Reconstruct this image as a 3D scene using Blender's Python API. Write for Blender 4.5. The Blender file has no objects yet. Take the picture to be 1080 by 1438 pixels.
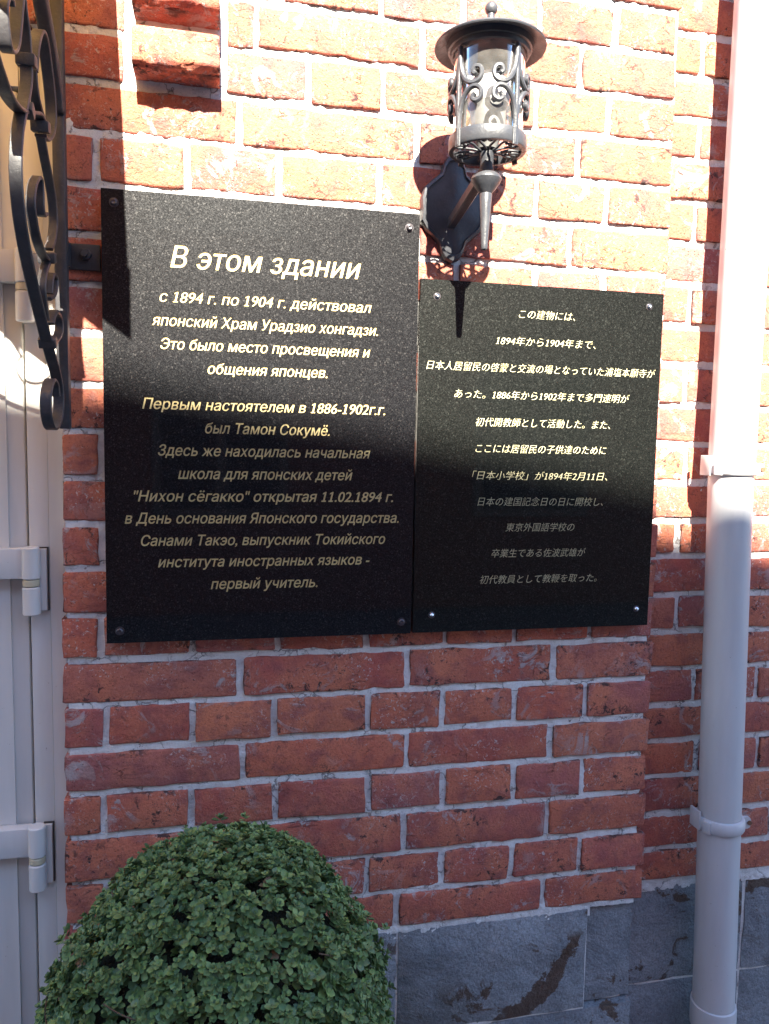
import bpy, bmesh, math, random
import numpy as np
from mathutils import Vector, Matrix, noise
random.seed(7)
rng = np.random.default_rng(7)
S = bpy.context.scene
C = bpy.context.collection

# ------------------------------------------------------------------ camera
YAW, PIT, ROL, FPX = 0.210212, 0.090390, 0.019157, 1078.768
DCAM, ZCAM = 1.170, 1.6
fw = Vector((math.sin(YAW)*math.cos(PIT), math.cos(YAW)*math.cos(PIT), -math.sin(PIT)))
r0 = Vector((math.cos(YAW), -math.sin(YAW), 0)); u0 = r0.cross(fw)
rt = math.cos(ROL)*r0 + math.sin(ROL)*u0
up = -math.sin(ROL)*r0 + math.cos(ROL)*u0
cam_d = bpy.data.cameras.new('camera'); cam = bpy.data.objects.new('camera', cam_d); C.objects.link(cam)
cam.matrix_world = Matrix(((rt.x, up.x, -fw.x, 0), (rt.y, up.y, -fw.y, -DCAM), (rt.z, up.z, -fw.z, ZCAM), (0, 0, 0, 1)))
cam_d.sensor_fit = 'HORIZONTAL'; cam_d.sensor_width = 36; cam_d.lens = 36*FPX/1080
cam_d.clip_start = 0.02; cam_d.clip_end = 2000
S.camera = cam

# ------------------------------------------------------------------ light
sun_dir = Vector((.05, 1.0, -.80)).normalized()
SUN_EL = math.asin(-sun_dir.z); SUN_AZ = math.atan2(-sun_dir.x, -sun_dir.y)
W = bpy.data.worlds.new("World"); S.world = W; W.use_nodes = True
wn = W.node_tree; bg = wn.nodes['Background']
sky = wn.nodes.new('ShaderNodeTexSky'); sky.sky_type = 'NISHITA'; sky.sun_disc = False
sky.sun_elevation = SUN_EL; sky.sun_rotation = SUN_AZ; sky.dust_density = .3; sky.air_density = 1.0; sky.ozone_density = 4.0
wn.links.new(sky.outputs[0], bg.inputs[0]); bg.inputs[1].default_value = 0.082
sl = bpy.data.lights.new('sun', 'SUN'); sl.energy = 5.0; sl.angle = math.radians(.53); sl.color = (1, .93, .79)
so = bpy.data.objects.new('sun', sl); C.objects.link(so)
so.rotation_euler = (-sun_dir).to_track_quat('Z', 'Y').to_euler(); so.location = (-3, -10, 8)
S.view_settings.view_transform = 'Standard'; S.view_settings.look = 'None'
S.view_settings.gamma = 1; S.view_settings.use_curve_mapping = False
S.view_settings.exposure = 2.8
S.cycles.max_bounces = 8; S.cycles.transparent_max_bounces = 12

# ------------------------------------------------------------------ helpers
def tag(o, label=None, cat=None, group=None, kind=None):
    if label: o['label'] = label
    if cat: o['category'] = cat
    if group: o['group'] = group
    if kind: o['kind'] = kind
    return o
def empty(name, loc, label=None, cat=None, group=None):
    o = bpy.data.objects.new(name, None); C.objects.link(o); o.location = loc; o.empty_display_size = .05
    return tag(o, label, cat, group)
def world_loc(o):
    v = Vector(o.location); p = o.parent
    while p: v += Vector(p.location); p = p.parent
    return v
def obj_me(name, me, mat, parent=None):
    o = bpy.data.objects.new(name, me); C.objects.link(o)
    if mat and not me.materials: me.materials.append(mat)
    if parent: o.parent = parent
    return o
def mesh(name, V, F, mat, parent=None, smooth=False, org=None):
    """V in world coordinates; the object's origin goes to org (default: the centre of V)."""
    V = [Vector(v) for v in V]
    if org is None:
        org = Vector([(min(v[i] for v in V)+max(v[i] for v in V))/2 for i in range(3)])
    org = Vector(org)
    me = bpy.data.meshes.new(name); me.from_pydata([v-org for v in V], [], F)
    if smooth: me.shade_smooth()
    me.update()
    o = obj_me(name, me, mat, parent)
    o.location = org - (world_loc(parent) if parent else Vector((0, 0, 0)))
    return o
def box_vf(x0, x1, y0, y1, z0, z1):
    V = [(x0,y0,z0),(x1,y0,z0),(x1,y1,z0),(x0,y1,z0),(x0,y0,z1),(x1,y0,z1),(x1,y1,z1),(x0,y1,z1)]
    return V, [(0,3,2,1),(4,5,6,7),(0,1,5,4),(1,2,6,5),(2,3,7,6),(3,0,4,7)]
def box(name, x0, x1, y0, y1, z0, z1, mat, parent=None, bev=0, seg=2):
    V, F = box_vf(x0, x1, y0, y1, z0, z1)
    o = mesh(name, V, F, mat, parent)
    if bev:
        bm = bmesh.new(); bm.from_mesh(o.data)
        bmesh.ops.bevel(bm, geom=bm.edges[:], offset=bev, segments=seg, affect='EDGES', profile=.5)
        bm.to_mesh(o.data); bm.free(); o.data.shade_smooth()
        o.data.set_sharp_from_angle(angle=math.radians(35))
    return o
def merge(parts):
    V, F = [], []
    for v, f in parts:
        n = len(V); V += list(v); F += [tuple(i+n for i in q) for q in f]
    return V, F
def lathe(prof, cx, cy, n=40, close=False):
    """prof: list of (radius, z)."""
    V, F = [], []
    for r, z in prof:
        for i in range(n):
            a = 2*math.pi*i/n; V.append((cx+r*math.cos(a), cy+r*math.sin(a), z))
    m = len(prof)
    for j in range(m-1 if not close else m):
        k = (j+1) % m
        for i in range(n):
            F.append((j*n+i, j*n+(i+1) % n, k*n+(i+1) % n, k*n+i))
    return V, F
def catmull(P, n=6):
    P = [Vector(p) for p in P]; out = []
    Q = [2*P[0]-P[1]] + P + [2*P[-1]-P[-2]]
    for i in range(1, len(Q)-2):
        a, b, c, d = Q[i-1:i+3]
        for k in range(n):
            t = k/n
            out.append(.5*((2*b)+(c-a)*t+(2*a-5*b+4*c-d)*t*t+(3*b-a-3*c+d)*t**3))
    out.append(P[-1]); return out
def sweep(path, sec, ref, caps=True, taper=None):
    """Sweep a closed 2-D section along path. ref(p, t) gives the section's first axis."""
    V, F = [], []; n = len(sec)
    for i, p in enumerate(path):
        t = (path[min(i+1, len(path)-1)]-path[max(i-1, 0)]).normalized()
        a = ref(p, t); a = (a-t*a.dot(t)).normalized(); b = t.cross(a)
        s = taper(i/(len(path)-1)) if taper else 1
        for u, v in sec: V.append(p+a*u*s+b*v*s)
    for i in range(len(path)-1):
        for k in range(n):
            F.append((i*n+k, i*n+(k+1) % n, (i+1)*n+(k+1) % n, (i+1)*n+k))
    if caps:
        F.append(tuple(reversed(range(n)))); F.append(tuple(range((len(path)-1)*n, len(path)*n)))
    return V, F
def circ(r, n=8): return [(r*math.cos(2*math.pi*i/n), r*math.sin(2*math.pi*i/n)) for i in range(n)]
def rrect(w, t, c):
    a, b = w/2, t/2
    return [(a-c,-b),(a,-b+c),(a,b-c),(a-c,b),(-a+c,b),(-a,b-c),(-a,-b+c),(-a+c,-b)]

# ------------------------------------------------------------------ materials
class NT:
    def __init__(s, name):
        s.m = bpy.data.materials.new(name); s.m.use_nodes = True; s.t = s.m.node_tree
        s.b = s.t.nodes['Principled BSDF']
    def n(s, typ, **kw):
        x = s.t.nodes.new(typ)
        for k, v in kw.items():
            if k.startswith('i_'):
                key = k[2:]; key = int(key) if key.isdigit() else key.replace('_', ' ')
                if isinstance(v, bpy.types.NodeSocket): s.t.links.new(v, x.inputs[key])
                else: x.inputs[key].default_value = v
            else: setattr(x, k, v)
        return x
    def link(s, a, b): s.t.links.new(a, b)
    def coord(s, rnd=False):
        tc = s.n('ShaderNodeTexCoord').outputs['Object']
        if not rnd: return tc
        oi = s.n('ShaderNodeObjectInfo').outputs['Random']
        mu = s.n('ShaderNodeMath', operation='MULTIPLY', i_0=oi, i_1=37.0).outputs[0]
        cb = s.n('ShaderNodeCombineXYZ', i_0=mu, i_1=mu, i_2=mu).outputs[0]
        return s.n('ShaderNodeVectorMath', operation='ADD', i_0=tc, i_1=cb).outputs[0]
    def geo(s): return s.n('ShaderNodeNewGeometry').outputs['Position']
    def noise(s, vec, scale, detail=4, rough=.55, dist=0):
        return s.n('ShaderNodeTexNoise', i_Vector=vec, i_Scale=scale, i_Detail=detail, i_Roughness=rough, i_Distortion=dist).outputs[0]
    def ramp(s, fac, stops, interp='LINEAR'):
        r = s.n('ShaderNodeValToRGB', i_0=fac); r.color_ramp.interpolation = interp
        el = r.color_ramp.elements
        while len(el) < len(stops): el.new(.5)
        for e, (p, c) in zip(el, stops):
            e.position = p; e.color = (c, c, c, 1) if not isinstance(c, tuple) else (*c, 1)
        return r.outputs[0]
    def mix(s, f, a, b, mode='MIX'):
        x = s.n('ShaderNodeMix', data_type='RGBA', blend_type=mode)
        for k, v in ((0, f), (6, a), (7, b)):
            if isinstance(v, bpy.types.NodeSocket): s.link(v, x.inputs[k])
            else: x.inputs[k].default_value = v if k == 0 else ((*v, 1) if isinstance(v, tuple) else (v, v, v, 1))
        return x.outputs[2]
    def math(s, op, a, b=0.0, clamp=False):
        return s.n('ShaderNodeMath', operation=op, use_clamp=clamp, i_0=a, i_1=b).outputs[0]
    def bump(s, h, dist, strength=1.0, normal=None):
        kw = dict(i_Height=h, i_Distance=dist, i_Strength=strength)
        if normal: kw['i_Normal'] = normal
        return s.n('ShaderNodeBump', **kw).outputs[0]
    def out(s, color=None, rough=.8, normal=None, **kw):
        for k, v in (('Base Color', color), ('Roughness', rough), ('Normal', normal)):
            if v is None: continue
            if isinstance(v, bpy.types.NodeSocket): s.link(v, s.b.inputs[k])
            else: s.b.inputs[k].default_value = (*v, 1) if isinstance(v, tuple) else v
        for k, v in kw.items(): s.b.inputs[k.replace('_', ' ')].default_value = v
        return s.m

def brick_material():
    m = NT('fired_brick'); v = m.coord(True)
    rnd = m.n('ShaderNodeObjectInfo').outputs['Random']
    hue = m.ramp(rnd, [(0, (.43,.105,.085)), (.15, (.60,.185,.110)), (.3, (.50,.125,.100)), (.45, (.42,.150,.145)), (.6, (.63,.215,.115)), (.75, (.40,.105,.095)), (.88, (.54,.140,.100)), (1, (.60,.170,.100))])
    big = m.noise(v, 11, 4, .6)
    c = m.mix(m.ramp(big, [(.38, 0), (.66, 1)]), hue, (.64,.215,.125))
    cloud = m.noise(v, 28, 5, .65, .3)
    c = m.mix(m.ramp(cloud, [(.46, 0), (.66, .75)]), c, (.31,.105,.10))
    fine = m.noise(v, 300, 4, .8)
    c = m.mix(m.ramp(fine, [(.32, .6), (.47, 0)]), c, (.18,.05,.04))
    c = m.mix(m.ramp(fine, [(.58, 0), (.72, .45)]), c, (.62,.38,.30))
    # distance to the brick's own outline, for mortar left on its edges
    ge = m.n('ShaderNodeSeparateXYZ', i_0=m.n('ShaderNodeTexCoord').outputs['Generated'])
    ex = m.math('SUBTRACT', .5, m.math('ABSOLUTE', m.math('SUBTRACT', ge.outputs[0], .5)))
    ez = m.math('SUBTRACT', .5, m.math('ABSOLUTE', m.math('SUBTRACT', ge.outputs[2], .5)))
    edge = m.math('SUBTRACT', 1.0, m.math('MULTIPLY', m.math('MINIMUM', m.math('MULTIPLY', ex, 2.2), ez), 7.0), True)
    # lime bloom and old mortar smears
    sm = m.noise(v, 19, 7, .72, 1.2)
    gate = m.ramp(m.noise(v, 6, 2), [(.43, 0), (.56, 1)])
    smear = m.math('MULTIPLY', m.ramp(sm, [(.555, 0), (.59, .6), (.66, .8)]), gate)
    es = m.math('ADD', m.math('MULTIPLY', edge, .13), m.noise(v, 48, 6, .78, .8))
    smear = m.math('MAXIMUM', smear, m.math('MULTIPLY', m.ramp(es, [(.655, 0), (.68, .85)]), m.ramp(m.noise(v, 10, 2), [(.40, .15), (.58, 1)])))
    c = m.mix(smear, c, m.mix(m.ramp(m.noise(v, 9, 2), [(.45, 0), (.55, 1)]), (.46,.30,.28), (.50,.47,.47)))
    fl = m.math('MULTIPLY', m.ramp(m.noise(v, 160, 4, .8, .6), [(.585, 0), (.615, 1)]), m.ramp(m.noise(v, 15, 3), [(.50, 0), (.62, .95)]))
    c = m.mix(fl, c, (.62,.55,.52))
    # burnt dark spots
    dk = m.math('MULTIPLY', m.ramp(m.math('ADD', m.noise(v, 75, 5, .75, .5), m.math('MULTIPLY', edge, .07)), [(.565, 0), (.61, .9)]), m.ramp(m.noise(v, 11, 3), [(.49, 0), (.60, 1)]))
    c = m.mix(dk, c, (.045,.035,.037))
    rim = m.math('MULTIPLY', m.ramp(m.math('ADD', edge, m.math('MULTIPLY', m.math('SUBTRACT', m.noise(v, 90, 4, .75), .5), .35)), [(.84, 0), (.93, .85)]), m.ramp(m.noise(v, 30, 3), [(.42, 0), (.56, 1)]))  # crack lines and edge shade painted dark into the brick colour
    c = m.mix(rim, c, (.09,.045,.04))
    pit = m.n('ShaderNodeTexVoronoi', i_Vector=v, i_Scale=190).outputs['Distance']
    pitf = m.math('MULTIPLY', m.ramp(pit, [(.10, 1), (.2, 0)]), m.ramp(m.noise(v, 45, 2), [(.5, 0), (.6, 1)]))
    c = m.mix(m.math('MULTIPLY', pitf, .75), c, (.08,.03,.025))
    # hairline drag cracks, mostly along the brick
    st = m.n('ShaderNodeMapping', i_Vector=v, i_Scale=(1, 1, 3.4)).outputs[0]
    ck = m.n('ShaderNodeTexVoronoi', feature='DISTANCE_TO_EDGE', i_Scale=24,
             i_Vector=m.n('ShaderNodeVectorMath', operation='ADD', i_0=st, i_1=m.n('ShaderNodeVectorMath', operation='SCALE', i_0=m.n('ShaderNodeTexNoise', i_Vector=v, i_Scale=40, i_Detail=4).outputs[1], i_3=.045).outputs[0]).outputs[0]).outputs['Distance']
    ckf = m.math('MULTIPLY', m.ramp(ck, [(.0, 1), (.02, 0)]), m.ramp(m.noise(v, 24, 2), [(.56, 0), (.66, 1)]))
    c = m.mix(m.math('MULTIPLY', ckf, .55), c, (.10,.03,.022))
    h = m.math('ADD', m.math('MULTIPLY', fine, .35), m.math('MULTIPLY', cloud, .9))
    h = m.math('ADD', h, m.math('MULTIPLY', m.noise(v, 130, 5, .8), 1.2))
    h = m.math('SUBTRACT', h, m.math('MULTIPLY', pitf, .6))
    h = m.math('SUBTRACT', h, m.math('MULTIPLY', ckf, .7))
    h = m.math('ADD', h, m.math('MULTIPLY', smear, .35))
    return m.out(c, .92, m.bump(h, .0036, 1.0), Specular_IOR_Level=.25)
def mortar_material():
    m = NT('lime_mortar'); v = m.geo()
    c = m.mix(m.ramp(m.noise(v, 9, 4), [(.35, 0), (.7, 1)]), (.72,.71,.69), (.84,.83,.81))
    f = m.noise(v, 300, 5, .75)
    c = m.mix(m.ramp(f, [(.3, .4), (.46, 0)]), c, (.40,.37,.34))
    dk = m.math('MULTIPLY', m.ramp(m.noise(v, 95, 5, .75, .8), [(.60, 0), (.66, 1)]), m.ramp(m.noise(v, 14, 2), [(.45, 0), (.6, .9)]))
    c = m.mix(dk, c, (.12,.09,.08))
    ck = m.n('ShaderNodeTexVoronoi', feature='DISTANCE_TO_EDGE', i_Scale=17, i_Vector=m.n('ShaderNodeVectorMath', operation='ADD', i_0=v, i_1=m.n('ShaderNodeVectorMath', operation='SCALE', i_0=m.n('ShaderNodeTexNoise', i_Vector=v, i_Scale=55, i_Detail=5).outputs[1], i_3=.05).outputs[0]).outputs[0]).outputs['Distance']
    ckf = m.math('MULTIPLY', m.ramp(ck, [(0, 1), (.03, 0)]), m.ramp(m.noise(v, 12, 2), [(.44, 0), (.54, 1)]))
    c = m.mix(m.math('MULTIPLY', ckf, .8), c, (.16,.13,.12))
    soot = m.math('MULTIPLY', m.ramp(m.noise(v, 26, 6, .7, .5), [(.55, 0), (.72, .5)]), 1.0)
    c = m.mix(soot, c, (.46,.44,.43))
    h = m.math('ADD', m.math('MULTIPLY', f, .7), m.math('MULTIPLY', m.noise(v, 90, 5, .75), 1.5))
    h = m.math('SUBTRACT', h, m.math('MULTIPLY', ckf, .8))
    return m.out(c, .95, m.bump(h, .003, .9), Specular_IOR_Level=.2)
def stone_material(stain=False):
    m = NT('stained_plinth_stone' if stain else 'plinth_stone'); v = m.coord(True)
    c = m.mix(m.ramp(m.noise(v, 7, 5, .6), [(.3, 0), (.7, 1)]), (.16,.175,.195), (.36,.38,.40))
    f = m.noise(v, 260, 5, .7)
    c = m.mix(m.ramp(f, [(.35, .5), (.55, 0)]), c, (.07,.075,.085))
    rust = m.math('MULTIPLY', m.ramp(m.noise(v, 13, 7, .68, .9), [(.56, 0), (.59, 1)]), m.ramp(m.noise(v, 3.6, 2), [(.48, 0), (.55, .9)]))
    c = m.mix(rust, c, (.085,.048,.028))
    if stain:                              # the rust run that curves down this stone's right side
        sx = m.n('ShaderNodeSeparateXYZ', i_0=m.coord()); nx = m.noise(m.coord(), 28, 6, .7)
        xx = m.math('ADD', sx.outputs[0], m.math('MULTIPLY', m.math('SUBTRACT', nx, .5), .09))
        q = m.math('SUBTRACT', xx, .015); q2 = m.math('SUBTRACT', m.math('MULTIPLY', m.math('MULTIPLY', q, q), 7.5), .088)
        d_ = m.math('ABSOLUTE', m.math('SUBTRACT', sx.outputs[2], q2))
        wd = m.math('ADD', .006, m.math('MULTIPLY', nx, .045))
        st_ = m.math('MULTIPLY', m.ramp(m.math('SUBTRACT', m.math('DIVIDE', d_, wd), .4), [(.35, .9), (.5, 0)]), m.ramp(m.math('ADD', xx, .5), [(.50, 0), (.515, 1)]))
        st_ = m.math('MULTIPLY', st_, m.ramp(m.math('ADD', sx.outputs[2], .5), [(.545, 1), (.56, 0)]))
        c = m.mix(st_, c, (.085,.045,.026))
        haze_ = m.math('MULTIPLY', m.ramp(m.math('ADD', m.math('MULTIPLY', m.math('ADD', sx.outputs[0], sx.outputs[2]), -2.2), m.noise(v, 22, 5, .7)), [(.62, 0), (.95, .6)]), 1.0)
        c = m.mix(haze_, c, (.10,.095,.085))
    lime = m.math('MULTIPLY', m.ramp(m.noise(v, 60, 6, .75), [(.63, 0), (.66, .6)]), m.ramp(m.noise(v, 8, 2), [(.5, 0), (.6, 1)]))
    c = m.mix(lime, c, (.30,.30,.30))
    h = m.math('ADD', m.math('MULTIPLY', m.noise(v, 13, 7, .66, .15), 4.5), m.math('MULTIPLY', f, .35))
    h = m.math('ADD', h, m.math('MULTIPLY', m.noise(v, 80, 5, .7), .7))
    return m.out(c, .75, m.bump(h, .0045, .9), Specular_IOR_Level=.35)
def granite_material(name, dark, light, warm):
    m = NT(name); v = m.geo()
    a = m.n('ShaderNodeTexVoronoi', i_Vector=v, i_Scale=820).outputs['Color']
    g = m.n('ShaderNodeSeparateColor', i_0=a).outputs[0]
    n = m.noise(v, 1100, 2, .6)
    g = m.math('ADD', m.math('MULTIPLY', g, .5), m.math('MULTIPLY', n, .6))
    c = m.mix(m.ramp(g, [(.22, 0), (.62, .3), (.84, 1)]), dark, light)
    sp = m.n('ShaderNodeTexVoronoi', i_Vector=v, i_Scale=560).outputs['Color']
    spk = m.ramp(m.n('ShaderNodeSeparateColor', i_0=sp).outputs[1], [(.93, 0), (.985, 1)])
    c = m.mix(m.math('MULTIPLY', spk, .3), c, warm)
    # crystals glint in low sun, the polish over them stays sharp
    gl = m.math('ADD', m.math('MULTIPLY', m.ramp(g, [(.25, .16), (.60, .42), (.85, .85)]), .35), m.math('MULTIPLY', spk, .20))
    m.link(gl, m.b.inputs['Specular IOR Level'])
    return m.out(c, .41, None, IOR=1.5, Coat_Weight=.6, Coat_Roughness=.02, Coat_IOR=1.45)
def simple(name, col, rough=.6, met=0, bump=None, var=0, spec=.5):
    m = NT(name); v = m.coord(False); c = col; nrm = None
    if var:
        c = m.mix(m.ramp(m.noise(v, 14, 5, .6), [(.3, 0), (.7, 1)]), tuple(x*(1-var) for x in col), tuple(min(1, x*(1+var)) for x in col))
    if bump: nrm = m.bump(m.noise(v, bump[0], 4, .6), bump[1], 1)
    return m.out(c, rough, nrm, Metallic=met, Specular_IOR_Level=spec)
def upvc_material():
    m = NT('white_door_plastic'); v = m.geo()
    st = m.n('ShaderNodeMapping', i_Vector=v, i_Scale=(1, 1, .12)).outputs[0]
    c = m.mix(m.ramp(m.noise(st, 30, 4), [(.4, 0), (.75, 1)]), (.66,.65,.62), (.58,.57,.535))
    dots = m.math('MULTIPLY', m.ramp(m.noise(v, 90, 4, .7), [(.70, 0), (.73, .8)]), 1.0)
    c = m.mix(dots, c, (.30,.27,.23))
    return m.out(c, .38, m.bump(m.noise(v, 8, 2), .0008, .5))
def pipe_material():
    m = NT('white_pipe_plastic'); v = m.geo()
    st = m.n('ShaderNodeMapping', i_Vector=v, i_Scale=(1, 1, .15)).outputs[0]
    c = m.mix(m.ramp(m.noise(st, 26, 4), [(.4, 0), (.75, 1)]), (.54,.54,.545), (.47,.47,.475))
    sp = m.ramp(m.noise(v, 120, 3, .7), [(.71, 0), (.74, .8)])
    c = m.mix(sp, c, (.22,.2,.18))
    return m.out(c, .42, m.bump(m.noise(st, 30, 3), .0006, .5))
def iron_material(name, a, b, rough):
    m = NT(name); v = m.coord(False)
    c = m.mix(m.ramp(m.noise(v, 40, 5, .65), [(.35, 0), (.7, 1)]), a, b)
    dust = m.ramp(m.noise(v, 320, 4, .75), [(.60, 0), (.72, .5)])
    c = m.mix(dust, c, (.11,.10,.09))
    return m.out(c, m.ramp(m.noise(v, 60, 3), [(.3, rough-.1), (.7, rough+.12)]), m.bump(m.noise(v, 240, 4, .7), .0006, .8), Specular_IOR_Level=.5)
def leaf_material():
    m = NT('leaf'); at = m.n('ShaderNodeAttribute', attribute_name='tint'); t = at.outputs['Fac']
    rnd = m.n('ShaderNodeObjectInfo').outputs['Random']
    c = m.ramp(t, [(0, (.085,.150,.060)), (.30, (.135,.225,.080)), (.5, (.200,.305,.085)), (.68, (.13,.21,.115)), (.85, (.23,.33,.12)), (.95, (.33,.41,.13)), (.985, (.16,.17,.06)), (1, (.30,.18,.10))])
    n = m.noise(m.geo(), 55, 3)
    c = m.mix(m.ramp(n, [(.4, 0), (.75, .45)]), c, (.04,.085,.05))
    c = m.mix(m.math('MULTIPLY', rnd, .25), c, (.17,.24,.09))
    m.out(c, .5, None, Specular_IOR_Level=.35)
    return m.m
M = dict(brick=brick_material(), mortar=mortar_material(), stone=stone_material(), stain=stone_material(True),
    granite=granite_material('black_granite', (.0022,.0024,.0034), (.010,.0102,.012), (.055,.050,.047)),
    granite2=granite_material('green_black_granite', (.0022,.0028,.0026), (.009,.0102,.0085), (.030,.033,.026)),
    gold=simple('gilded_letter', (.60,.49,.24), .5, 0, (900, .0005), .12),
    pale=simple('pale_gilded_letter', (.56,.52,.34), .5, 0, (900, .0004), .08),
    cut=simple('letter_groove', (.012,.010,.008), .7),
    upvc=upvc_material(), pipe=pipe_material(),
    seam=simple('door_gap', (.06,.05,.045), .8), washer=simple('beige_hinge_washer', (.50,.44,.30), .5, 0, None, .15),
    iron=iron_material('wrought_iron', (.030,.029,.033), (.054,.050,.053), .5),
    lamp=iron_material('lamp_cast_metal', (.038,.040,.047), (.058,.060,.067), .40),
    chrome=simple('bright_bolt', (.62,.63,.66), .22, 1), darkbolt=simple('dark_bolt', (.12,.11,.12), .3, .8),
    rustbolt=simple('rusty_screw', (.16,.075,.04), .8, 0, (500, .001), .3),
    bulb=simple('bulb_diffuser', (.85,.84,.80), .35), bulbbase=simple('bulb_base', (.16,.16,.155), .5, 0, (70, .001), .12),
    leaf=leaf_material(), twig=simple('twig', (.075,.05,.03), .85, 0, (90, .004), .3),
    core=simple('shrub_dark_core', (.022,.024,.014), .95, 0, (60, .02), .3),
    sheet=simple('canopy_sheet', (.16,.07,.05), .6), paving=simple('grey_paving', (.20,.19,.18), .85, 0, (30, .004), .2),
    farbrick=simple('far_red_brick', (.28,.10,.07), .9, 0, (20, .01), .2), farroof=simple('far_roof', (.10,.09,.09), .8),
    farglass=simple('far_window_glass', (.02,.02,.022), .5), farwhite=simple('far_window_frame', (.25,.18,.15), .6))
def glass_material():
    m = NT('lamp_glass'); nt = m.t
    tr = m.n('ShaderNodeBsdfTransparent', i_0=(.93, .93, .93, 1)); gl = m.n('ShaderNodeBsdfGlossy', i_0=(1, 1, 1, 1), i_Roughness=.05)
    fr = m.n('ShaderNodeFresnel', i_IOR=1.45)
    dirt = m.n('ShaderNodeBsdfDiffuse', i_0=(.55, .53, .5, 1))
    mx = m.n('ShaderNodeMixShader'); m.link(fr.outputs[0], mx.inputs[0]); m.link(tr.outputs[0], mx.inputs[1]); m.link(gl.outputs[0], mx.inputs[2])
    m2 = m.n('ShaderNodeMixShader'); m.link(m.ramp(m.noise(m.geo(), 60, 5), [(.3, .05), (.7, .13)]), m2.inputs[0])
    m.link(mx.outputs[0], m2.inputs[1]); m.link(dirt.outputs[0], m2.inputs[2])
    m.link(m2.outputs[0], nt.nodes['Material Output'].inputs[0]); return m.m
M['glass'] = glass_material()
def canopy_material():
    m = NT('amber_translucent_canopy'); c = (.70, .54, .31, 1)
    a = m.n('ShaderNodeBsdfTranslucent', i_0=c); b = m.n('ShaderNodeBsdfDiffuse', i_0=(.7, .6, .45, 1))
    x = m.n('ShaderNodeMixShader', i_0=.2); m.link(a.outputs[0], x.inputs[1]); m.link(b.outputs[0], x.inputs[2])
    m.link(x.outputs[0], m.t.nodes['Material Output'].inputs[0]); return m.m
M['canopy'] = canopy_material()

# ------------------------------------------------------------------ ground
def paved(name, x0, x1, y0, y1, z, mat):
    return tag(mesh(name, [(x0,y0,z),(x1,y0,z),(x1,y1,z),(x0,y1,z)], [(0,1,2,3)], mat), kind='structure')
paved('ground', -400, 400, -400, 400, -.004, simple('earth_ground', (.14,.13,.11), .9, 0, (3, .02), .2))
paved('pavement', -8, 8, -5.9, .3, 0, M['paving'])

# ------------------------------------------------------------------ brickwork
ZJ = {0:2.1561,1:2.0882,2:2.0204,3:1.9513,4:1.8816,5:1.8130,6:1.7453,7:1.6749,8:1.6077,9:1.5407,10:1.4741,11:1.4089,12:1.3398,
      13:1.2722,14:1.2035,15:1.1361,16:1.0692,17:1.0005,18:.9300,19:.8622,20:.7980}
for k in range(-1, -13, -1): ZJ[k] = ZJ[k+1]+.0676
WL, WR = -.228, .719           # pier's left and right ends
REC = .050                     # the bay beside it lies this much deeper
def edge_pts(x0, x1, z0, z1, rag):
    """An uneven rounded-rectangle outline, counter-clockwise seen from the front."""
    L, H = x1-x0, z1-z0; nx = max(3, int(L/.021)); nz = 4; P = []
    c = random.uniform(.0008, .0030)
    for i in range(nx): P.append((x0+c+(L-2*c)*i/(nx-1), z0))
    for i in range(nz): P.append((x1, z0+c+(H-2*c)*i/(nz-1)))
    for i in range(nx): P.append((x1-c-(L-2*c)*i/(nx-1), z1))
    for i in range(nz): P.append((x0, z1-c-(H-2*c)*i/(nz-1)))
    tl, tr = random.uniform(-.0012, .0012), random.uniform(-.0012, .0012)
    sx, sz = random.uniform(0, 99), random.uniform(0, 99); out = []
    for x, z in P:
        n1 = noise.noise(Vector((x*45+sx, z*45, 1)))*rag*1.6 + random.uniform(-rag, rag)*.5
        n2 = noise.noise(Vector((x*45, z*45+sz, 7)))*rag*1.6 + random.uniform(-rag, rag)*.5
        t = (x-x0)/L
        out.append((x+n1, z+n2+tl*(1-t)+tr*t))
    return out
def slab(name, x0, x1, z0, z1, yf, mat, parent, depth=.09, rag=.0017, rnd=.0019, tilt=.0012, label=None):
    o2 = edge_pts(x0, x1, z0, z1, rag); n = len(o2)
    cx, cz = (x0+x1)/2, (z0+z1)/2; a, b = (x1-x0)/2, (z1-z0)/2
    tx, tz = random.uniform(-tilt, tilt), random.uniform(-tilt, tilt)
    V, F = [], []
    def yy(x, z): return yf + tx*(x-cx)/a + tz*(z-cz)/b
    for (x, z) in o2: V.append((x, yf+depth, z))
    for (x, z) in o2: V.append((x, yy(x, z)+rnd*random.uniform(.8, 1.5), z))
    for (x, z) in o2:
        sx = 1-rnd*.45/a; sz = 1-rnd*.45/b
        V.append((cx+(x-cx)*sx, yy(x, z)+rnd*.32, cz+(z-cz)*sz))
    for (x, z) in o2:
        sx = 1-rnd*1.4/a*random.uniform(.8, 1.3); sz = 1-rnd*1.4/b*random.uniform(.8, 1.3)
        x2, z2 = cx+(x-cx)*sx, cz+(z-cz)*sz
        V.append((x2, yy(x2, z2), z2))
    for r in range(3):
        for i in range(n):
            j = (i+1) % n; F.append((r*n+i, r*n+j, (r+1)*n+j, (r+1)*n+i))
    F.append(tuple(range(3*n, 4*n)))
    o = mesh(name, V, F, mat, parent, smooth=True)
    o.data.set_sharp_from_angle(angle=math.radians(50))
    if label: o['label'] = label
    return o
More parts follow.
